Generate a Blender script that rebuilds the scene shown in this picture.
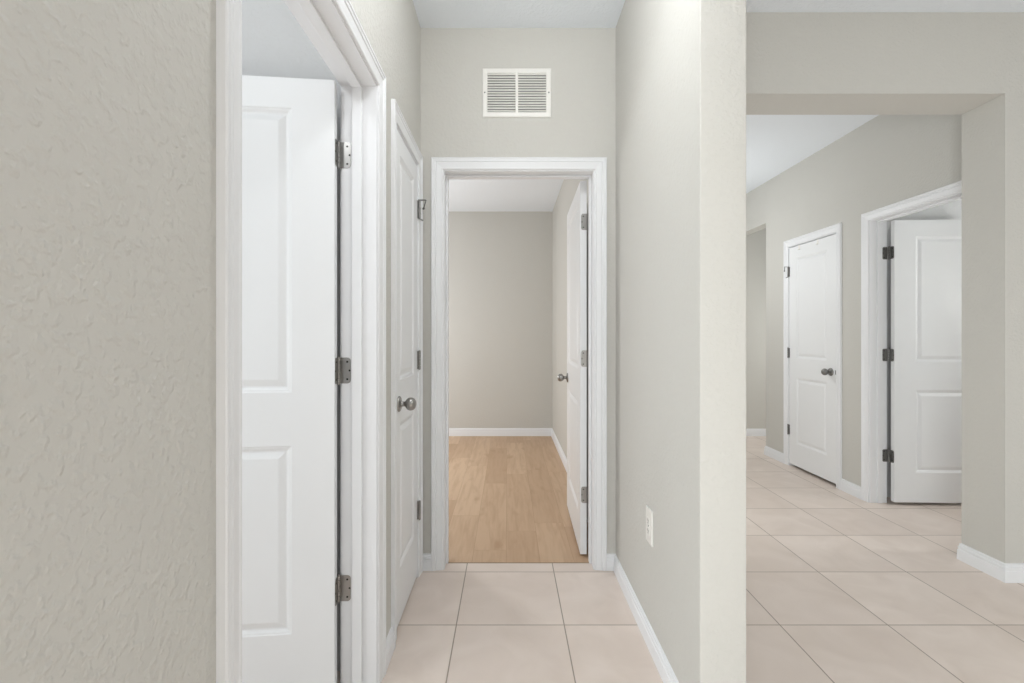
import bpy, bmesh, math, random
from mathutils import Vector, Matrix
C = bpy.context.scene.collection
S = bpy.context.scene
for o in list(bpy.data.objects): bpy.data.objects.remove(o)
random.seed(4)

# ------------------------------------------------------------------ camera
F = 481.7                      # focal length in pixels of the 1024 wide frame
EYE = 1.21
cam_d = bpy.data.cameras.new('camera'); cam = bpy.data.objects.new('camera', cam_d); C.objects.link(cam)
cam.location = (0, 0, EYE); cam.rotation_euler = (math.radians(90), 0, 0)
cam_d.sensor_width = 36; cam_d.lens = F*36/1024
cam_d.shift_x = 4/1024; cam_d.shift_y = -6.5/1024
cam_d.clip_start = 0.02
S.camera = cam
# ------------------------------------------------------------------ world, lights, exposure
w = bpy.data.worlds.new('world'); S.world = w; w.use_nodes = True
w.node_tree.nodes['Background'].inputs[0].default_value = (0.9, 0.95, 1, 1)
w.node_tree.nodes['Background'].inputs[1].default_value = 0.0
S.view_settings.view_transform = 'Standard'
S.view_settings.look = 'None'
S.view_settings.gamma = 1
S.view_settings.use_curve_mapping = False
S.view_settings.exposure = 0.0
def area(name, loc, rot, sx, sy, power, col=(1, 1, 1)):
    d = bpy.data.lights.new(name, 'AREA'); d.shape = 'RECTANGLE'; d.size = sx; d.size_y = sy
    d.energy = power; d.color = col
    o = bpy.data.objects.new(name, d); C.objects.link(o)
    o.location = loc; o.rotation_euler = [math.radians(a) for a in rot]
    return o
FILL_COOL = (0.935, 0.98, 1.0); LAMP = (0.962, 0.985, 1.0)
PW = dict(bathroom_side_fill=21, left_rear_fill=103, corridor_low_fill=7, hall_lamp=12.8, living_fill=7,
          corridor_fill=21, alcove_fill=18, bathroom_lamp=10.5, bedroom_fill=63, far_room_fill=29)
def bulb(name, loc, radius, power, col=(1, 1, 1)):
    d = bpy.data.lights.new(name, 'POINT'); d.shadow_soft_size = radius; d.energy = power; d.color = col
    o = bpy.data.objects.new(name, d); C.objects.link(o); o.location = loc; return o
# added area fill, no windows known here
area('left_rear_fill', (-0.43, -1.3, 0.75), (90, 0, -90), 1.4, 1.3, PW['left_rear_fill'], FILL_COOL)  # unseen fill added to brighten the hall's right wall
area('bathroom_side_fill', (-2.5, 0.45, 1.2), (90, 0, -90), 1.0, 1.2, PW['bathroom_side_fill'], FILL_COOL)  # added fill, thrown through the left doorway onto the right wall
# point lights: hall and bathroom lamps, the rest added unseen fill
bulb('hall_lamp', (0.05, 1.3, 2.60), .06, PW['hall_lamp'], LAMP)
bulb('living_fill', (2.6, 0.9, 0.9), .15, PW['living_fill'], LAMP)  # added low fill for the open area, no fixture known
bulb('corridor_fill', (1.5, 4.75, 1.9), .12, PW['corridor_fill'], LAMP)  # added fill for corridor walls and ceiling, hidden behind the divider
bulb('corridor_low_fill', (1.1, 3.3, 0.9), .12, PW['corridor_low_fill'], LAMP)  # second added corridor fill, set low
bulb('alcove_fill', (3.9, 5.2, 1.3), .12, PW['alcove_fill'], LAMP)  # added fill for the wall beyond the far opening
bulb('bathroom_lamp', (-1.05, 0.35, 2.55), .07, PW['bathroom_lamp'], LAMP)
bulb('bedroom_fill', (-1.7, 4.4, 1.3), .15, PW['bedroom_fill'], (.93, .96, 1))  # added fill out of sight to the left, brightens the bedroom
bulb('far_room_fill', (4.35, 2.70, 1.6), .18, PW['far_room_fill'], LAMP)  # added fill to brighten the open door leaf at the right

# ------------------------------------------------------------------ materials
def lin(c):
    return tuple(((v/255)/12.92 if v/255 <= .04045 else ((v/255+.055)/1.055)**2.4) for v in c) + (1,)
def new_mat(name, col, rough=.5, metal=0, spec=.5):
    m = bpy.data.materials.new(name); m.use_nodes = True
    b = m.node_tree.nodes['Principled BSDF']
    b.inputs['Base Color'].default_value = lin(col)
    b.inputs['Roughness'].default_value = rough; b.inputs['Metallic'].default_value = metal
    b.inputs['Specular IOR Level'].default_value = spec
    return m, m.node_tree, b
def bump_noise(nt, b, scale, strength, dist, detail=3, stretch=(1, 1, 1), ramp=None):
    N = nt.nodes; L = nt.links
    tc = N.new('ShaderNodeTexCoord'); mp = N.new('ShaderNodeMapping'); mp.inputs['Scale'].default_value = stretch
    nz = N.new('ShaderNodeTexNoise'); nz.inputs['Scale'].default_value = scale; nz.inputs['Detail'].default_value = detail
    nz.inputs['Roughness'].default_value = .5
    bp = N.new('ShaderNodeBump'); bp.inputs['Strength'].default_value = strength; bp.inputs['Distance'].default_value = dist
    L.new(tc.outputs['Object'], mp.inputs[0]); L.new(mp.outputs[0], nz.inputs['Vector'])
    src = nz.outputs[0]
    if ramp:
        r = N.new('ShaderNodeMapRange'); r.interpolation_type = 'SMOOTHSTEP'
        r.inputs[1].default_value, r.inputs[2].default_value = ramp
        L.new(src, r.inputs[0]); src = r.outputs[0]
    L.new(src, bp.inputs['Height']); L.new(bp.outputs[0], b.inputs['Normal'])
def mat_wall(name, col, strength=.5, dist=.0013):
    m, nt, b = new_mat(name, col, .72, 0, .3)
    bump_noise(nt, b, 70, strength, dist, 2.5, (1, 1, 1), (.42, .70))
    return m
M_WALL = mat_wall('greige_wall_paint', (207, 205, 199))
M_WALL_ROUGH = mat_wall('greige_knockdown_wall_paint', (207, 205, 199), .5, .0028)
M_BATHWALL = mat_wall('pale_grey_wall_paint', (222, 222, 222), .4)
M_CEIL = new_mat('white_ceiling_paint', (240, 245, 250), .85, 0, .2)
bump_noise(M_CEIL[1], M_CEIL[2], 70, .4, .002, 2, (1, 1, 1), (.45, .65)); M_CEIL = M_CEIL[0]
M_TRIM, nt, b = new_mat('white_semi_gloss_trim', (240, 241, 243), .38)
bump_noise(nt, b, 40, .03, .0002)
M_DOOR, nt, b = new_mat('white_semi_gloss_door', (240, 241, 242), .4)
bump_noise(nt, b, 260, .05, .0004, 2, (1, 1, .08))
M_NICKEL, nt, b = new_mat('satin_nickel', (158, 156, 153), .3, 1)
bump_noise(nt, b, 400, .05, .0002)
M_DKNICKEL, nt, b = new_mat('tarnished_dark_nickel', (134, 133, 131), .38, 1)
bump_noise(nt, b, 400, .05, .0002)
M_SCREW, nt, b = new_mat('dark_screw_head', (60, 58, 56), .5, 1)
bump_noise(nt, b, 500, .05, .0002)
M_RUBBER, nt, b = new_mat('grey_rubber_tip', (120, 120, 120), .8)
bump_noise(nt, b, 300, .05, .0002)
M_GRILLE, nt, b = new_mat('warm_white_grille_enamel', (243, 241, 236), .45)
bump_noise(nt, b, 90, .05, .0004)
M_PLATE, nt, b = new_mat('white_outlet_plastic', (238, 237, 232), .35)
bump_noise(nt, b, 90, .03, .0003)
M_DARK, nt, b = new_mat('grey_duct_interior', (150, 148, 144), .9)
bump_noise(nt, b, 30, .1, .001)

def math_node(nt, op, a, bv=None, cv=None):
    n = nt.nodes.new('ShaderNodeMath'); n.operation = op
    for i, v in enumerate((a, bv, cv)):
        if v is None: continue
        if hasattr(v, 'links') or hasattr(v, 'is_output'): nt.links.new(v, n.inputs[i])
        else: n.inputs[i].default_value = v
    return n.outputs[0]
def mixc(nt, fac, a, bcol):
    n = nt.nodes.new('ShaderNodeMix'); n.data_type = 'RGBA'
    for sock, v in ((n.inputs[0], fac), (n.inputs[6], a), (n.inputs[7], bcol)):
        if hasattr(v, 'is_output'): nt.links.new(v, sock)
        else: sock.default_value = v
    return n.outputs[2]
def mat_tile():
    T = .45; X0 = .2345; Y0 = 2.010
    m, nt, b = new_mat('beige_ceramic_tile', (205, 190, 176), .34, 0, .4)
    N = nt.nodes; L = nt.links
    g = N.new('ShaderNodeNewGeometry'); sp = N.new('ShaderNodeSeparateXYZ'); L.new(g.outputs['Position'], sp.inputs[0])
    ux = math_node(nt, 'DIVIDE', math_node(nt, 'SUBTRACT', sp.outputs[0], X0 - 45), T)
    uy = math_node(nt, 'DIVIDE', math_node(nt, 'SUBTRACT', sp.outputs[1], Y0 - 45), T)
    def edge(u):
        f = math_node(nt, 'FRACT', u)
        return math_node(nt, 'SUBTRACT', .5, math_node(nt, 'ABSOLUTE', math_node(nt, 'SUBTRACT', f, .5)))
    e = math_node(nt, 'MULTIPLY', math_node(nt, 'MINIMUM', edge(ux), edge(uy)), T)   # metres from the joint
    mr = N.new('ShaderNodeMapRange'); mr.interpolation_type = 'SMOOTHSTEP'
    mr.inputs[1].default_value = .0016; mr.inputs[2].default_value = .0032; L.new(e, mr.inputs[0])
    cb = N.new('ShaderNodeCombineXYZ'); L.new(math_node(nt, 'FLOOR', ux), cb.inputs[0]); L.new(math_node(nt, 'FLOOR', uy), cb.inputs[1])
    wn = N.new('ShaderNodeTexWhiteNoise'); wn.noise_dimensions = '3D'; L.new(cb.outputs[0], wn.inputs['Vector'])
    tint = mixc(nt, wn.outputs['Value'], lin((229, 215, 205)), lin((240, 227, 217)))
    vm = N.new('ShaderNodeVectorMath'); vm.operation = 'MULTIPLY_ADD'
    L.new(wn.outputs['Color'], vm.inputs[0]); vm.inputs[1].default_value = (9, 9, 9); L.new(g.outputs['Position'], vm.inputs[2])
    nz = N.new('ShaderNodeTexNoise'); nz.inputs['Scale'].default_value = 4.5; nz.inputs['Detail'].default_value = 5
    nz.inputs['Distortion'].default_value = .8; L.new(vm.outputs[0], nz.inputs['Vector'])
    mot = N.new('ShaderNodeMapRange'); mot.inputs[1].default_value = .3; mot.inputs[2].default_value = .7
    mot.inputs[4].default_value = .5; L.new(nz.outputs[0], mot.inputs[0])
    body = mixc(nt, mot.outputs[0], tint, lin((212, 196, 183)))
    col = mixc(nt, mr.outputs[0], lin((163, 148, 133)), body)
    L.new(col, b.inputs['Base Color'])
    bp = N.new('ShaderNodeBump'); bp.inputs['Strength'].default_value = .6; bp.inputs['Distance'].default_value = .0015
    L.new(mr.outputs[0], bp.inputs['Height']); L.new(bp.outputs[0], b.inputs['Normal'])
    return m
def mat_wood():
    m, nt, b = new_mat('light_oak_plank', (203, 168, 134), .45, 0, .35)
    N = nt.nodes; L = nt.links
    g = N.new('ShaderNodeNewGeometry'); sp = N.new('ShaderNodeSeparateXYZ'); L.new(g.outputs['Position'], sp.inputs[0])
    PW, PL = .182, 1.22
    ux = math_node(nt, 'DIVIDE', math_node(nt, 'ADD', sp.outputs[0], 20.03), PW)
    col_id = math_node(nt, 'FLOOR', ux)
    wn1 = N.new('ShaderNodeTexWhiteNoise'); wn1.noise_dimensions = '1D'; L.new(col_id, wn1.inputs['W'])
    uy = math_node(nt, 'ADD', math_node(nt, 'DIVIDE', math_node(nt, 'ADD', sp.outputs[1], 20), PL), wn1.outputs['Value'])
    def edge(u, k):
        f = math_node(nt, 'FRACT', u)
        return math_node(nt, 'MULTIPLY', math_node(nt, 'SUBTRACT', .5, math_node(nt, 'ABSOLUTE', math_node(nt, 'SUBTRACT', f, .5))), k)
    e = math_node(nt, 'MINIMUM', edge(ux, PW), edge(uy, PL))
    mr = N.new('ShaderNodeMapRange'); mr.interpolation_type = 'SMOOTHSTEP'
    mr.inputs[1].default_value = .0002; mr.inputs[2].default_value = .0012; L.new(e, mr.inputs[0])
    cb = N.new('ShaderNodeCombineXYZ'); L.new(col_id, cb.inputs[0]); L.new(math_node(nt, 'FLOOR', uy), cb.inputs[1])
    wn = N.new('ShaderNodeTexWhiteNoise'); wn.noise_dimensions = '3D'; L.new(cb.outputs[0], wn.inputs['Vector'])
    tone = mixc(nt, wn.outputs['Value'], lin((190, 158, 128)), lin((213, 184, 154)))
    vm = N.new('ShaderNodeVectorMath'); vm.operation = 'MULTIPLY_ADD'
    L.new(wn.outputs['Color'], vm.inputs[0]); vm.inputs[1].default_value = (7, 7, 7); L.new(g.outputs['Position'], vm.inputs[2])
    mp = N.new('ShaderNodeMapping'); mp.inputs['Scale'].default_value = (1, .09, 1); L.new(vm.outputs[0], mp.inputs[0])
    nz = N.new('ShaderNodeTexNoise'); nz.inputs['Scale'].default_value = 32; nz.inputs['Detail'].default_value = 6
    nz.inputs['Distortion'].default_value = .6; L.new(mp.outputs[0], nz.inputs['Vector'])
    r = N.new('ShaderNodeMapRange'); r.inputs[1].default_value = .42; r.inputs[2].default_value = .72; r.inputs[4].default_value = .6
    L.new(nz.outputs[0], r.inputs[0])
    c = mixc(nt, r.outputs[0], tone, lin((180, 146, 115)))
    mp2 = N.new('ShaderNodeMapping'); mp2.inputs['Scale'].default_value = (1, .35, 1); L.new(vm.outputs[0], mp2.inputs[0])
    n2 = N.new('ShaderNodeTexNoise'); n2.inputs['Scale'].default_value = 9; n2.inputs['Detail'].default_value = 2
    L.new(mp2.outputs[0], n2.inputs['Vector'])
    r2 = N.new('ShaderNodeMapRange'); r2.interpolation_type = 'SMOOTHSTEP'
    r2.inputs[1].default_value = .6; r2.inputs[2].default_value = .8; r2.inputs[4].default_value = .6
    L.new(n2.outputs[0], r2.inputs[0])
    c = mixc(nt, r2.outputs[0], c, lin((172, 136, 103)))
    c = mixc(nt, mr.outputs[0], lin((165, 131, 100)), c)
    L.new(c, b.inputs['Base Color'])
    bp = N.new('ShaderNodeBump'); bp.inputs['Strength'].default_value = .35; bp.inputs['Distance'].default_value = .0008
    L.new(mr.outputs[0], bp.inputs['Height']); L.new(bp.outputs[0], b.inputs['Normal'])
    return m
M_TILE = mat_tile(); M_WOOD = mat_wood()

# ------------------------------------------------------------------ helpers
WL = {}                        # world location of every object made
def empty(name, loc, label=None, cat=None, group=None, kind=None):
    o = bpy.data.objects.new(name, None); C.objects.link(o); o.location = loc
    o.empty_display_size = .1; WL[o.name] = Vector(loc); tag(o, label, cat, group, kind); return o
def tag(o, label=None, cat=None, group=None, kind=None):
    if label: o['label'] = label
    if cat: o['category'] = cat
    if group: o['group'] = group
    if kind: o['kind'] = kind
    return o
def obj(name, bm, m, parent=None, smooth=False, label=None, cat=None, kind=None, mats=None):
    bmesh.ops.remove_doubles(bm, verts=bm.verts, dist=1e-6)
    bmesh.ops.recalc_face_normals(bm, faces=bm.faces)
    me = bpy.data.meshes.new(name); bm.to_mesh(me); bm.free()
    xs = [v.co for v in me.vertices]
    c = Vector([(min(v[i] for v in xs)+max(v[i] for v in xs))/2 for i in (0, 1)] + [min(v[2] for v in xs)])
    me.transform(Matrix.Translation(-c))
    for mm in ([m] if not mats else mats): me.materials.append(mm)
    o = bpy.data.objects.new(name, me); C.objects.link(o)
    o.parent = parent
    o.location = c - (WL[parent.name] if parent else Vector((0, 0, 0)))
    WL[o.name] = c
    if smooth:
        me.shade_smooth()
        try: me.set_sharp_from_angle(angle=math.radians(40))
        except Exception: pass
    tag(o, label, cat, None, kind)
    return o
def box(bm, a, b, M=None):
    vs = []
    for z in (a[2], b[2]):
        for x, y in ((a[0], a[1]), (b[0], a[1]), (b[0], b[1]), (a[0], b[1])):
            v = Vector((x, y, z)); vs.append(bm.verts.new(M(v) if M else v))
    fs = []
    for q in ((0, 3, 2, 1), (4, 5, 6, 7), (0, 1, 5, 4), (1, 2, 6, 5), (2, 3, 7, 6), (3, 0, 4, 7)):
        fs.append(bm.faces.new([vs[i] for i in q]))
    return vs, fs
def boxes(lst, M=None):
    bm = bmesh.new()
    for a, b in lst: box(bm, a, b, M)
    return bm
def bevel_box(bm, a, b, r, M=None, seg=2):
    t = bmesh.new(); box(t, a, b)
    bmesh.ops.bevel(t, geom=t.edges[:], offset=r, segments=seg, profile=.5, affect='EDGES')
    merge(bm, t, M)
def merge(bm, t, M=None):
    mp = {}
    for v in t.verts: mp[v] = bm.verts.new(M(v.co) if M else v.co)
    for f in t.faces:
        try: bm.faces.new([mp[v] for v in f.verts])
        except ValueError: pass
    t.free()
def lathe(bm, prof, base, axis, M=None, n=28):
    """profile (radius, height along axis) turned about axis at base"""
    ax = Vector(axis).normalized()
    u = ax.orthogonal().normalized(); v = ax.cross(u)
    rings = []
    for r, h in prof:
        ring = []
        for k in range(n):
            a = 2*math.pi*k/n
            p = Vector(base) + ax*h + (u*math.cos(a)+v*math.sin(a))*max(r, 1e-5)
            ring.append(bm.verts.new(M(p) if M else p))
        rings.append(ring)
    for i in range(len(rings)-1):
        for k in range(n):
            bm.faces.new((rings[i][k], rings[i][(k+1) % n], rings[i+1][(k+1) % n], rings[i+1][k]))
    bm.faces.new(rings[0]); bm.faces.new(rings[-1])
def sweep_base(path, prof):
    """baseboard: walk with the room on the left; profile is (out from wall, height)"""
    bm = bmesh.new(); P = [Vector((x, y)) for x, y in path]
    N = []
    for i in range(len(P)-1):
        d = (P[i+1]-P[i]).normalized(); N.append(Vector((-d.y, d.x)))
    secs = []
    for i, p in enumerate(P):
        if i == 0: m = N[0]
        elif i == len(P)-1: m = N[-1]
        else: m = (N[i-1]+N[i])/(1+N[i-1].dot(N[i]))
        secs.append([bm.verts.new((p.x+m.x*d, p.y+m.y*d, z)) for d, z in prof])
    n = len(prof)
    for i in range(len(secs)-1):
        for k in range(n):
            bm.faces.new((secs[i][k], secs[i][(k+1) % n], secs[i+1][(k+1) % n], secs[i+1][k]))
    bm.faces.new(secs[0]); bm.faces.new(list(reversed(secs[-1])))
    return bm
BASE = [(0, 0), (.0145, 0), (.0145, .006), (.0135, .030), (.0125, .052), (.0095, .0545), (.0095, .060), (.0115, .0625), (.0105, .070),
        (.0065, .0725), (.0065, .077), (.008, .079), (.0065, .084), (0, .087)]
def baseboard(name, path, label, scale=1):
    p = [(d, z*scale) for d, z in BASE]
    return obj(name, sweep_base(path, p), M_TRIM, label=label, cat='baseboard', kind='structure')

# ------------------------------------------------------------------ the shell
XL, XLb = -.4515, -.5715        # left wall, hall face and room face
YE, YEb = 2.485, 2.618          # end wall, hall face and bedroom face
XR, XRb = .555, .690            # the short wall right of the hall
YN = 1.392                      # its near end
XC, XCb = 2.61, 2.73            # wall with the two doors on the right
YF = 5.777                      # far walls
ZC, ZC2, ZC3 = 2.794, 2.757, 2.69
def wall(name, lst, label, m=M_WALL):
    return obj(name, boxes(lst), m, label=label, cat='wall', kind='structure')
J = .018
D = dict(                       # jamb faces and heads of the doors
    d1=(.811, 1.657, 2.066), d2=(1.925, 2.400, 2.056), d3=(-.328, .441, 2.056),
    d4=(3.829, 4.471, 2.022), d5=(2.69, 3.474, 2.030))
d1, d2, d3, d4, d5 = (D[k] for k in ('d1', 'd2', 'd3', 'd4', 'd5'))
wall('wall_left', [((XLb, -3, 0), (XL, d1[0]-J, ZC)), ((XLb, d1[1]+J, 0), (XL, d2[0]-J, ZC)), ((XLb, d2[1]+J, 0), (XL, YE, ZC)),
     ((XLb, d1[0]-J, d1[2]+J), (XL, d1[1]+J, ZC)), ((XLb, d2[0]-J, d2[2]+J), (XL, d2[1]+J, ZC))],
     'greige textured hall wall on the left, holding the open and the narrow closed door', M_WALL_ROUGH)
wall('wall_end', [((-2.72, YE, 0), (d3[0]-J, YEb, ZC)), ((d3[1]+J, YE, 0), (XR+.001, YEb, ZC)), ((d3[0]-J, YE, d3[2]+J), (d3[1]+J, YEb, ZC))],
     'greige end wall of the hall around the bedroom doorway, below the vent grille')
bm = bmesh.new()
t = bmesh.new(); box(t, (XR, YN, -.02), (XRb, YEb, ZC+.02))
ed = [e for e in t.edges if abs(e.verts[0].co.z-e.verts[1].co.z) > 1 and e.verts[0].co.y < YN+.01]
bmesh.ops.bevel(t, geom=ed, offset=.004, segments=3, profile=.5, affect='EDGES'); merge(bm, t)
obj('wall_divider', bm, M_WALL, smooth=True, label='short greige wall between the hall and the open area, its bright end facing us', cat='wall', kind='structure')
wall('wall_bedroom_right', [((.531, YEb, 0), (XRb, YF, ZC))], 'greige bedroom wall behind the open far door')
wall('wall_far', [((-2.72, YF, 0), (4.7, YF+.12, ZC))], 'greige far wall seen through the bedroom doorway and past the right corridor')
wall('wall_bedroom_left', [((-2.72, YEb, 0), (-2.6, YF, ZC))], 'greige bedroom wall out of sight to the left')
wall('wall_bathroom_back', [((-2.6, 1.735, 0), (XLb, 1.84, ZC))], 'pale grey wall right behind the large open left door', M_BATHWALL)
wall('wall_bathroom_left', [((-2.72, -1.0, 0), (-2.6, YE, ZC))], 'pale grey wall of the room behind the left door', M_BATHWALL)
wall('wall_bathroom_front', [((-2.6, -1.0, 0), (XLb, -.9, ZC))], 'pale grey near wall of the room behind the left door', M_BATHWALL)
wall('wall_closet_back', [((-1.3, 1.84, 0), (-1.2, YE, ZC))], 'back wall of the closet behind the narrow closed door')
# header and pier on the right
HX, HY, HYb, HZ = 2.440, 2.364, 2.591, 2.395
wall('wall_right_pier', [((HX, HY, 0), (5.3, HYb, ZC)), ((XRb, HY, HZ), (HX, HYb, ZC))],
     'greige wall and header beam framing the wide opening on the right')
AY, AZ = 4.873, 2.343
wall('wall_corridor', [((XC, HYb, 0), (XCb, d5[0]-J, ZC)), ((XC, d5[1]+J, 0), (XCb, d4[0]-J, ZC)), ((XC, d4[1]+J, 0), (XCb, AY, ZC)),
     ((XC, d5[0]-J, d5[2]+J), (XCb, d5[1]+J, ZC)), ((XC, d4[0]-J, d4[2]+J), (XCb, d4[1]+J, ZC)), ((XC, AY, AZ), (XCb, YF, ZC))],
     'greige corridor wall on the right with the ajar door and the closed pantry door')
wall('wall_side_rooms', [((4.6, HYb, 0), (4.7, YF, ZC)), ((XCb, AY-.12, 0), (4.6, AY, ZC))],
     'partitions of the small rooms behind the corridor wall')
wall('wall_dark_room', [((XCb, 3.60, 0), (4.6, 3.70, ZC))], 'pale wall right behind the open door at the far right', M_BATHWALL)
wall('wall_back', [((-.4515, -3.12, 0), (5.3, -3, ZC))], 'greige wall behind the viewer')
wall('wall_right', [((5.2, -3, 0), (5.3, HY, ZC))], 'greige wall far to the right of the open area')
obj('floor', boxes([((-2.72, -3.12, -.08), (5.3, YEb-.061, 0)), ((.531, YEb-.061, -.08), (5.3, YF, 0))]), M_TILE,
    label='beige ceramic tile floor with thin darker grout lines', cat='floor', kind='structure')
obj('floor', boxes([((-2.6, YEb-.061, -.08), (.531, YF, 0))]), M_WOOD, label='light oak plank floor of the far bedroom', cat='floor', kind='structure')
obj('ceiling', boxes([((-2.72, -3.12, ZC), (5.3, HYb, ZC+.1)), ((-2.72, HYb, ZC), (.6, YEb, ZC+.1))]), M_CEIL,
    label='white ceiling over the hall and the open area', cat='ceiling', kind='structure')
obj('ceiling', boxes([((-2.72, YEb, ZC3), (.6, YF+.1, ZC+.1))]), M_CEIL, label='white ceiling of the far bedroom', cat='ceiling', kind='structure')
obj('ceiling', boxes([((.6, HYb, ZC2), (4.7, YF+.1, ZC+.1))]), M_CEIL, label='white ceiling of the corridor beyond the header', cat='ceiling', kind='structure')

# ------------------------------------------------------------------ doors
CAS = [(0, 0), (0, .0065), (.004, .0088), (.009, .0090), (.011, .0078), (.014, .0078), (.040, .0112), (.043, .0100), (.046, .0100),
       (.050, .0138), (.058, .0142), (.060, .0128), (.063, .0128), (.066, .0160), (.073, .0165), (.076, .0145), (.076, 0)]
def casing_bm(W, zh, yface, sgn, M, cw=.060, rev=.006):
    bm = bmesh.new(); k = cw/.076
    P = [((-rev, 0), (-1, 0)), ((-rev, zh+rev), (-1, 1)), ((W+rev, zh+rev), (1, 1)), ((W+rev, 0), (1, 0))]
    secs = []
    for (u, z), (mu, mz) in P:
        secs.append([bm.verts.new(M(Vector((u+mu*p*k, yface+sgn*t, z+mz*p*k)))) for p, t in CAS])
    n = len(CAS)
    for i in range(3):
        for j in range(n):
            bm.faces.new((secs[i][j], secs[i][(j+1) % n], secs[i+1][(j+1) % n], secs[i+1][j]))
    bm.faces.new(secs[0]); bm.faces.new(secs[-1])
    return bm
TH = .035
def leaf_bm(w, z0, z1, panels, R):
    """panel door; R maps (a, b, z): a from the hinge edge, b through the thickness"""
    bm = bmesh.new()
    for b0, s in ((0, 1), (TH, -1)):
        def V(a, d, z): return bm.verts.new(R(Vector((a, b0+s*d, z))))
        a0, a1 = panels[0][0], panels[0][1]
        zs = [z0] + [v for p in panels for v in (p[2], p[3])] + [z1]
        # stiles
        def quad(x0, x1, y0, y1): bm.faces.new((V(x0, 0, y0), V(x1, 0, y0), V(x1, 0, y1), V(x0, 0, y1)))
        for i in range(len(zs)-1):
            quad(0, a0, zs[i], zs[i+1]); quad(a1, w, zs[i], zs[i+1])
            if i % 2 == 0: quad(a0, a1, zs[i], zs[i+1])
        for p in panels:
            rings = []
            for ins, d in ((0, 0), (.003, .0022), (.008, .0030), (.016, .0082), (.021, .0086), (.034, .0040), (.041, .0016), (.044, .0012)):
                x0, x1, y0, y1 = p[0]+ins, p[1]-ins, p[2]+ins, p[3]-ins
                rings.append([V(x0, d, y0), V(x1, d, y0), V(x1, d, y1), V(x0, d, y1)])
            for i in range(len(rings)-1):
                for k in range(4):
                    bm.faces.new((rings[i][k], rings[i][(k+1) % 4], rings[i+1][(k+1) % 4], rings[i+1][k]))
            bm.faces.new(rings[-1])
    c = [(0, z0), (w, z0), (w, z1), (0, z1)]
    zs = [z0] + [v for p in panels for v in (p[2], p[3])] + [z1]
    def Q(*pts): bm.faces.new([bm.verts.new(R(Vector(p))) for p in pts])
    for i in range(len(zs)-1):
        for a in (0, w): Q((a, 0, zs[i]), (a, TH, zs[i]), (a, TH, zs[i+1]), (a, 0, zs[i+1]))
    ws = [0, panels[0][0], panels[0][1], w]
    for i in range(3):
        for z in (z0, z1): Q((ws[i], 0, z), (ws[i+1], 0, z), (ws[i+1], TH, z), (ws[i], TH, z))
    return bm
KNOB = [(.0325, 0), (.0325, .003), (.0305, .0065), (.026, .009), (.016, .0105), (.0115, .013), (.0098, .020), (.0102, .026), (.013, .029),
        (.0195, .0325), (.0245, .038), (.0270, .0455), (.0272, .0515), (.0255, .0590), (.0210, .0655), (.0140, .0700), (.006, .0722), (0, .0725)]
def plate(bm, c, ux, uz, w, h, n, t, M, r=.012):
    """rounded-corner hinge plate: c centre of its straight edge, ux across, n normal"""
    pts = [(0, -h/2)]
    for cx, cz, a0 in ((w-r, -h/2+r, -90), (w-r, h/2-r, 0)):
        for k in range(6):
            a = math.radians(a0+90*k/5); pts.append((cx+r*math.cos(a), cz+r*math.sin(a)))
    pts.append((0, h/2))
    lo = [bm.verts.new(M(c+ux*x+Vector((0, 0, z)))) for x, z in pts]
    hi = [bm.verts.new(M(c+ux*x+Vector((0, 0, z))+n*t)) for x, z in pts]
    bm.faces.new(lo); bm.faces.new(hi)
    for i in range(len(pts)):
        bm.faces.new((lo[i], lo[(i+1) % len(pts)], hi[(i+1) % len(pts)], hi[i]))
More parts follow.
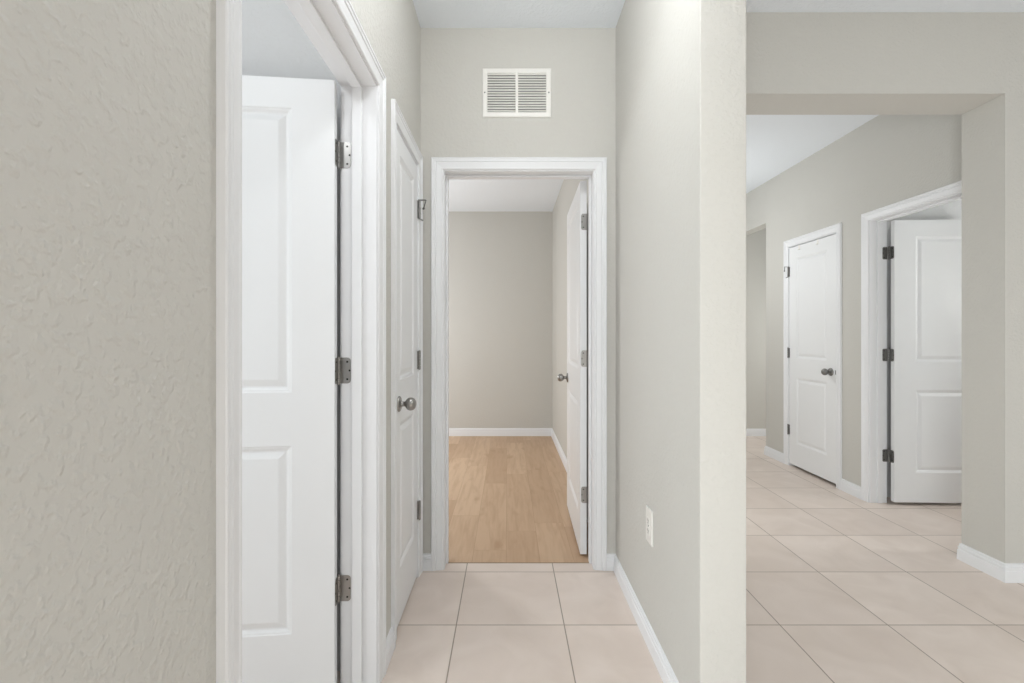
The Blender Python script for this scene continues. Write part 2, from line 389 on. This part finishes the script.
def make_door(name, loc, label, M, W, T, zh, theta, panels_z, stile, hinge_z, knob_z, metal, leaf_label, cw=.060, pin_stop=False, strike=False, gap=.012, off=0, back_casing=True):
    root = empty(name, loc, label, 'door', kind='structure')
    w = W-.006; z1 = zh-(.007 if theta < 20 else .004)
    obj('casing', casing_bm(W, zh, 0, -1, M, cw), M_TRIM, root)
    obj('casing', casing_bm(W, zh, T, 1, M, cw), M_TRIM, root)
    obj('jamb', boxes([((-J, 0, 0), (0, T, zh+J)), ((W, 0, 0), (W+J, T, zh+J)), ((0, 0, zh), (W, T, zh+J))], M), M_TRIM, root)
    s0, s1 = T-TH-.002-.034, T-TH-.002
    bm = bmesh.new()
    bevel_box(bm, (0, s0, 0), (.011, s1, zh), .002, M); bevel_box(bm, (W-.011, s0, 0), (W, s1, zh), .002, M)
    bevel_box(bm, (.011, s0, zh-.011), (W-.011, s1, zh), .002, M)
    obj('door_stop', bm, M_TRIM, root)
    th = math.radians(theta); ct, st = math.cos(th), math.sin(th)
    px, py = .0005, T+.011+off
    def R(p, close=False):
        u, y = .003+p.x-px, T-p.y-py
        return M(Vector((px+u*ct-y*st, py+u*st+y*ct, p.z)))
    leaf = obj('door_leaf', leaf_bm(w, gap, z1, [(stile, w-stile, a, b) for a, b in panels_z], R), M_DOOR, root, label=leaf_label)
    for i, hz in enumerate(hinge_z):
        bm = bmesh.new(); h = .089
        for k in range(5):         # five knuckles of the barrel
            zz = hz-h/2+k*h/5
            lathe(bm, [(.0052, .0004), (.0062, .0012), (.0062, h/5-.0012), (.0052, h/5-.0004)], (px, py, zz), (0, 0, 1), M, 16)
        lathe(bm, [(.004, -.004), (.0048, -.002), (.0048, 0)], (px, py, hz-h/2), (0, 0, 1), M, 14)
        lathe(bm, [(.0056, 0), (.0056, .003), (.003, .0045)], (px, py, hz+h/2), (0, 0, 1), M, 14)
        if theta > 20:
            plate(bm, Vector((.0, T+.005, hz)), Vector((0, -1, 0)), None, .036, h, Vector((1, 0, 0)), .0016, M)
            plate(bm, Vector((.0, -.003, hz)), Vector((0, 1, 0)), None, .033, h, Vector((-1, 0, 0)), .0016, R)
        else:
            box(bm, (-.0008, T-.012, hz-h/2), (.0008, T+.011, hz+h/2), M); box(bm, (-.008, T-.001, hz-h/2), (.011, T+.0012, hz+h/2), M)
        hg = obj('hinge', bm, metal, leaf, smooth=True)
        if theta > 20:
            bm = bmesh.new()
            for dz, dy in ((-.03, .022), (0, .012), (.03, .022), (0, .030)):
                if (dz, dy) == (0, .012): continue
                lathe(bm, [(.0036, 0), (.003, .0008)], (.0016, T-dy+.003, hz+dz), (1, 0, 0), M, 12)
                lathe(bm, [(.0036, 0), (.003, .0008)], (-.0016, dy-.004, hz+dz), (-1, 0, 0), R, 12)
            obj('hinge_screws', bm, M_SCREW, leaf)
        if pin_stop and i == 0:
            bm = bmesh.new()
            top = Vector((px, py, hz+h/2+.002))
            box(bm, (px-.008, py-.006, hz+h/2+.001), (px+.008, py+.034, hz+h/2+.0035), M)
            def rod(p, q, r):
                d = q-p; lathe(bm, [(r, 0), (r, d.length)], p, d, M, 10)
            rod(Vector((px, py+.032, hz+h/2+.002)), Vector((px-.030, py+.016, hz+h/2-.030)), .0028)
            rod(Vector((px, py+.004, hz-h/2-.004)), Vector((px-.004, py+.018, hz-h/2-.010)), .0035)
            lathe(bm, [(.006, 0), (.0065, .004), (.005, .008)], (px-.030, py+.016, hz+h/2-.030), (-1, -.4, -.6), M, 12)
            obj('hinge_pin_stop', bm, M_DKNICKEL, leaf, smooth=True)
    for b0, s in ((0, -1), (TH, 1)):
        bm = bmesh.new(); lathe(bm, KNOB, (w-.062, b0, knob_z), (0, s, 0), R, 32)
        obj('door_knob', bm, metal, leaf, smooth=True)
    bm = bmesh.new(); box(bm, (w-.0002, TH/2-.0125, knob_z-.028), (w+.0012, TH/2+.0125, knob_z+.028), R)
    bevel_box(bm, (w, TH/2-.006, knob_z-.008), (w+.004, TH/2+.006, knob_z+.008), .001, R)
    obj('latch_plate', bm, metal, leaf)
    if strike:
        bm = bmesh.new(); box(bm, (W-.0015, T-.03, knob_z-.03), (W+.0002, T+.001, knob_z+.03), M); box(bm, (W-.0015, T-.002, knob_z-.016), (W+.009, T+.0085, knob_z+.016), M)
        obj('strike_plate', bm, metal, root)
    return root, leaf, R
PZ = [(.218, .842), (1.020, 1.962)]
make_door('door_1', (-.509, 1.22, 0), 'large white two-panel door standing open at the near left', lambda p: Vector((XL-p.y, d1[1]-p.x, p.z)),
          d1[1]-d1[0], XL-XLb, d1[2], 84, PZ, .138, [1.828, 1.088, .340], .93, M_NICKEL, None)
make_door('door_2', (-.509, 2.165, 0), 'narrow white closed closet door at the far left end of the hall', lambda p: Vector((XLb+p.y, d2[1]-p.x, p.z)),
          d2[1]-d2[0], XL-XLb, d2[2], 0, [(.236, .842), (1.020, 1.962)], .085, [1.835, 1.085, .337], .925, M_NICKEL, None, pin_stop=True, gap=.017)
make_door('door_3', (.055, 2.55, 0), 'white bedroom doorway at the end of the hall, its door open against the right', lambda p: Vector((d3[1]-p.x, YE+p.y, p.z)),
          d3[1]-d3[0], YEb-YE, d3[2], 91.6, PZ, .115, [1.828, 1.081, .337], .915, M_NICKEL, None)
make_door('door_4', (2.67, 4.15, 0), 'smaller white closed pantry door in the right corridor', lambda p: Vector((XCb-p.y, d4[1]-p.x, p.z)),
          d4[1]-d4[0], XCb-XC, d4[2], 0, [(.225, .825), (1.0, 1.91)], .108, [1.795, 1.045, .335], .912, M_DKNICKEL, None, pin_stop=True, strike=True, gap=.024)
make_door('door_5', (2.67, 3.07, 0), 'white door open into a dark room at the right, cut off by the pier', lambda p: Vector((XC+p.y, d5[1]-p.x, p.z)),
          d5[1]-d5[0], XCb-XC, d5[2], 88, [(.234, .818), (1.018, 1.911)], .145, [1.80, 1.066, .341], .91, M_DKNICKEL, None, gap=.022, off=.005)

# ------------------------------------------------------------------ baseboards
CW = .066
baseboard('baseboard_left', [(XL, d2[0]-CW), (XL, d1[1]+CW)], 'short white baseboard between the open door and the closet door', .97)
baseboard('baseboard_left_near', [(XL, d1[0]-CW), (XL, -3)], 'white baseboard under the near left wall')
CE = .066
baseboard('baseboard_end_left', [(d3[0]-CE, YE), (XL+.014, YE)], 'tiny white baseboard piece left of the bedroom doorway', .95)
baseboard('baseboard_right', [(XRb, HY), (XRb, YN), (XR, YN), (XR, YE), (d3[1]+CE, YE)], 'white baseboard along the right side of the hall', .95)
baseboard('baseboard_bedroom', [(.531, YEb+.15), (.531, YF), (-2.6, YF)], 'white baseboard around the far bedroom', 1.06)
baseboard('baseboard_pier', [(5.2, HY), (HX, HY), (HX, HYb), (XC, HYb), (XC, d5[0]-CW)], 'white ridged baseboard wrapping the pier at the far right', 1.03)
baseboard('baseboard_corridor', [(XC, d5[1]+CW), (XC, d4[0]-CW)], 'white baseboard between the pantry door and the ajar door', 1.03)
baseboard('baseboard_corridor_far', [(4.6, YF), (XRb, YF), (XRb, HYb)], 'white baseboard at the far end of the right corridor', 1.0)
baseboard('baseboard_corridor_corner', [(XC, d4[1]+CW), (XC, AY), (XCb, AY)], 'short white baseboard left of the pantry door', 1.03)
baseboard('baseboard_bathroom', [(XLb-.09, 1.735), (-2.6, 1.735)], 'white baseboard in the room behind the left door')

obj('trim_1', boxes([((d3[0], YEb-.064, -.002), (d3[1], YEb-.058, .0012))]), new_mat('brown_transition_strip', (140, 122, 96), .5)[0],
    label='thin brown seam between hall tile and bedroom planks', cat='threshold', kind='structure')
# ------------------------------------------------------------------ return air grille
gx0, gx1, gz0, gz1 = -.1316, .222, 2.331, 2.583
g = empty('vent_grille', ((gx0+gx1)/2, YE, gz0), 'white metal louvred return-air grille high on the end wall above the doorway', 'vent')
bm = bmesh.new(); fw = .026
def frame_ring(bm, x0, x1, z0, z1, fw):
    prof = [(0, 0), (0, .004), (.004, .008), (fw-.003, .009), (fw, .006), (fw, 0)]
    secs = []
    for (x, z), (mx, mz) in (((x0, z0), (1, 1)), ((x1, z0), (-1, 1)), ((x1, z1), (-1, -1)), ((x0, z1), (1, -1))):
        secs.append([bm.verts.new((x+mx*p, YE-t, z+mz*p)) for p, t in prof])
    for i in range(4):
        for j in range(len(prof)):
            n = len(prof); bm.faces.new((secs[i][j], secs[i][(j+1) % n], secs[(i+1) % 4][(j+1) % n], secs[(i+1) % 4][j]))
frame_ring(bm, gx0, gx1, gz0, gz1, fw)
obj('frame', bm, M_GRILLE, g)
cx = (gx0+gx1)/2
bm = bmesh.new(); bevel_box(bm, (cx-.007, YE-.008, gz0+fw-.002), (cx+.007, YE-.001, gz1-fw+.002), .001)
obj('centre_bar', bm, M_GRILLE, g)
obj('duct_backing', boxes([((gx0+fw-.004, YE-.0012, gz0+fw-.004), (gx1-fw+.004, YE-.0004, gz1-fw+.004))]), M_DARK, g)
for xa, xb in ((gx0+fw, cx-.007), (cx+.007, gx1-fw)):
    bm = bmesh.new(); n = 15; zz0, zz1 = gz0+fw, gz1-fw; pz = (zz1-zz0)/n
    for i in range(n):
        z = zz0+pz*(i+.5)
        q = [(YE-.0015, z+.0055), (YE-.0023, z+.0060), (YE-.0085, z-.0040), (YE-.0077, z-.0045)]
        lo = [bm.verts.new((xa-.001, y, zz)) for y, zz in q]; hi = [bm.verts.new((xb+.001, y, zz)) for y, zz in q]
        bm.faces.new(lo); bm.faces.new(hi)
        for k in range(4): bm.faces.new((lo[k], lo[(k+1) % 4], hi[(k+1) % 4], hi[k]))
    obj('louvre_bank', bm, M_GRILLE, g)
for sx in (gx0+.012, gx1-.012):
    bm = bmesh.new(); lathe(bm, [(.004, 0), (.0038, .0012), (.002, .0018)], (sx, YE-.0078, (gz0+gz1)/2), (0, -1, 0), None, 14)
    obj('screw', bm, M_RUBBER, g)

# ------------------------------------------------------------------ outlet on the hall's right wall
oy0, oy1, oz0, oz1 = 1.842, 1.920, .398, .532
oyc, ozc = (oy0+oy1)/2, (oz0+oz1)/2
g = empty('wall_outlet', (XR, oyc, oz0), 'white duplex power outlet low on the right wall of the hall', 'outlet')
bm = bmesh.new(); bevel_box(bm, (XR-.0065, oy0, oz0), (XR+.001, oy1, oz1), .0025); obj('cover_plate', bm, M_PLATE, g)
for s in (-1, 1):
    bm = bmesh.new(); t = bmesh.new()
    bevel_box(bm, (XR-.0085, oyc-.0165, ozc+s*.0195-.0145), (XR-.006, oyc+.0165, ozc+s*.0195+.0145), .001)
    r = obj('receptacle', bm, M_PLATE, g)
    zc = ozc+s*.0195
    obj('slots', boxes([((XR-.0088, oyc-.0075, zc-.002), (XR-.0084, oyc-.0055, zc+.007)), ((XR-.0088, oyc+.0055, zc-.002), (XR-.0084, oyc+.0075, zc+.007)),
                        ((XR-.0088, oyc-.0025, zc-.010), (XR-.0084, oyc+.0025, zc-.0055))]), M_SCREW, r)
bm = bmesh.new(); lathe(bm, [(.003, 0), (.0028, .001)], (XR-.0064, oyc, ozc), (-1, 0, 0), None, 14); obj('screw', bm, M_RUBBER, g)

# ------------------------------------------------------------------ over-the-door hook straps on the pantry door
def hook(yc, label):
    zt = d4[2]-.007; X0 = XC-.0005
    bm = bmesh.new(); hw = .011; t = .0014
    q = [(X0-t, zt-.040), (X0, zt-.040), (X0, zt), (X0+TH+.001, zt), (X0+TH+.001, zt-.030), (X0+TH+.001+t, zt-.030), (X0+TH+.001+t, zt+t), (X0-t, zt+t)]
    lo = [bm.verts.new((x, yc-hw, z)) for x, z in q]; hi = [bm.verts.new((x, yc+hw, z)) for x, z in q]
    bm.faces.new(lo); bm.faces.new(hi)
    for k in range(len(q)): bm.faces.new((lo[k], lo[(k+1) % len(q)], hi[(k+1) % len(q)], hi[k]))
    box(bm, (X0-.008, yc-hw, zt-.040), (X0, yc+hw, zt-.038)); box(bm, (X0-.008, yc-hw, zt-.040), (X0-.0068, yc+hw, zt-.032))
    o = obj('door_hook', bm, M_GRILLE); tag(o, label, 'hook', 'straps over the pantry door')
hook(4.315, 'small white metal strap over the pantry door top, the farther one by the hinges')
hook(4.06, 'small white metal strap over the pantry door top, the nearer one')
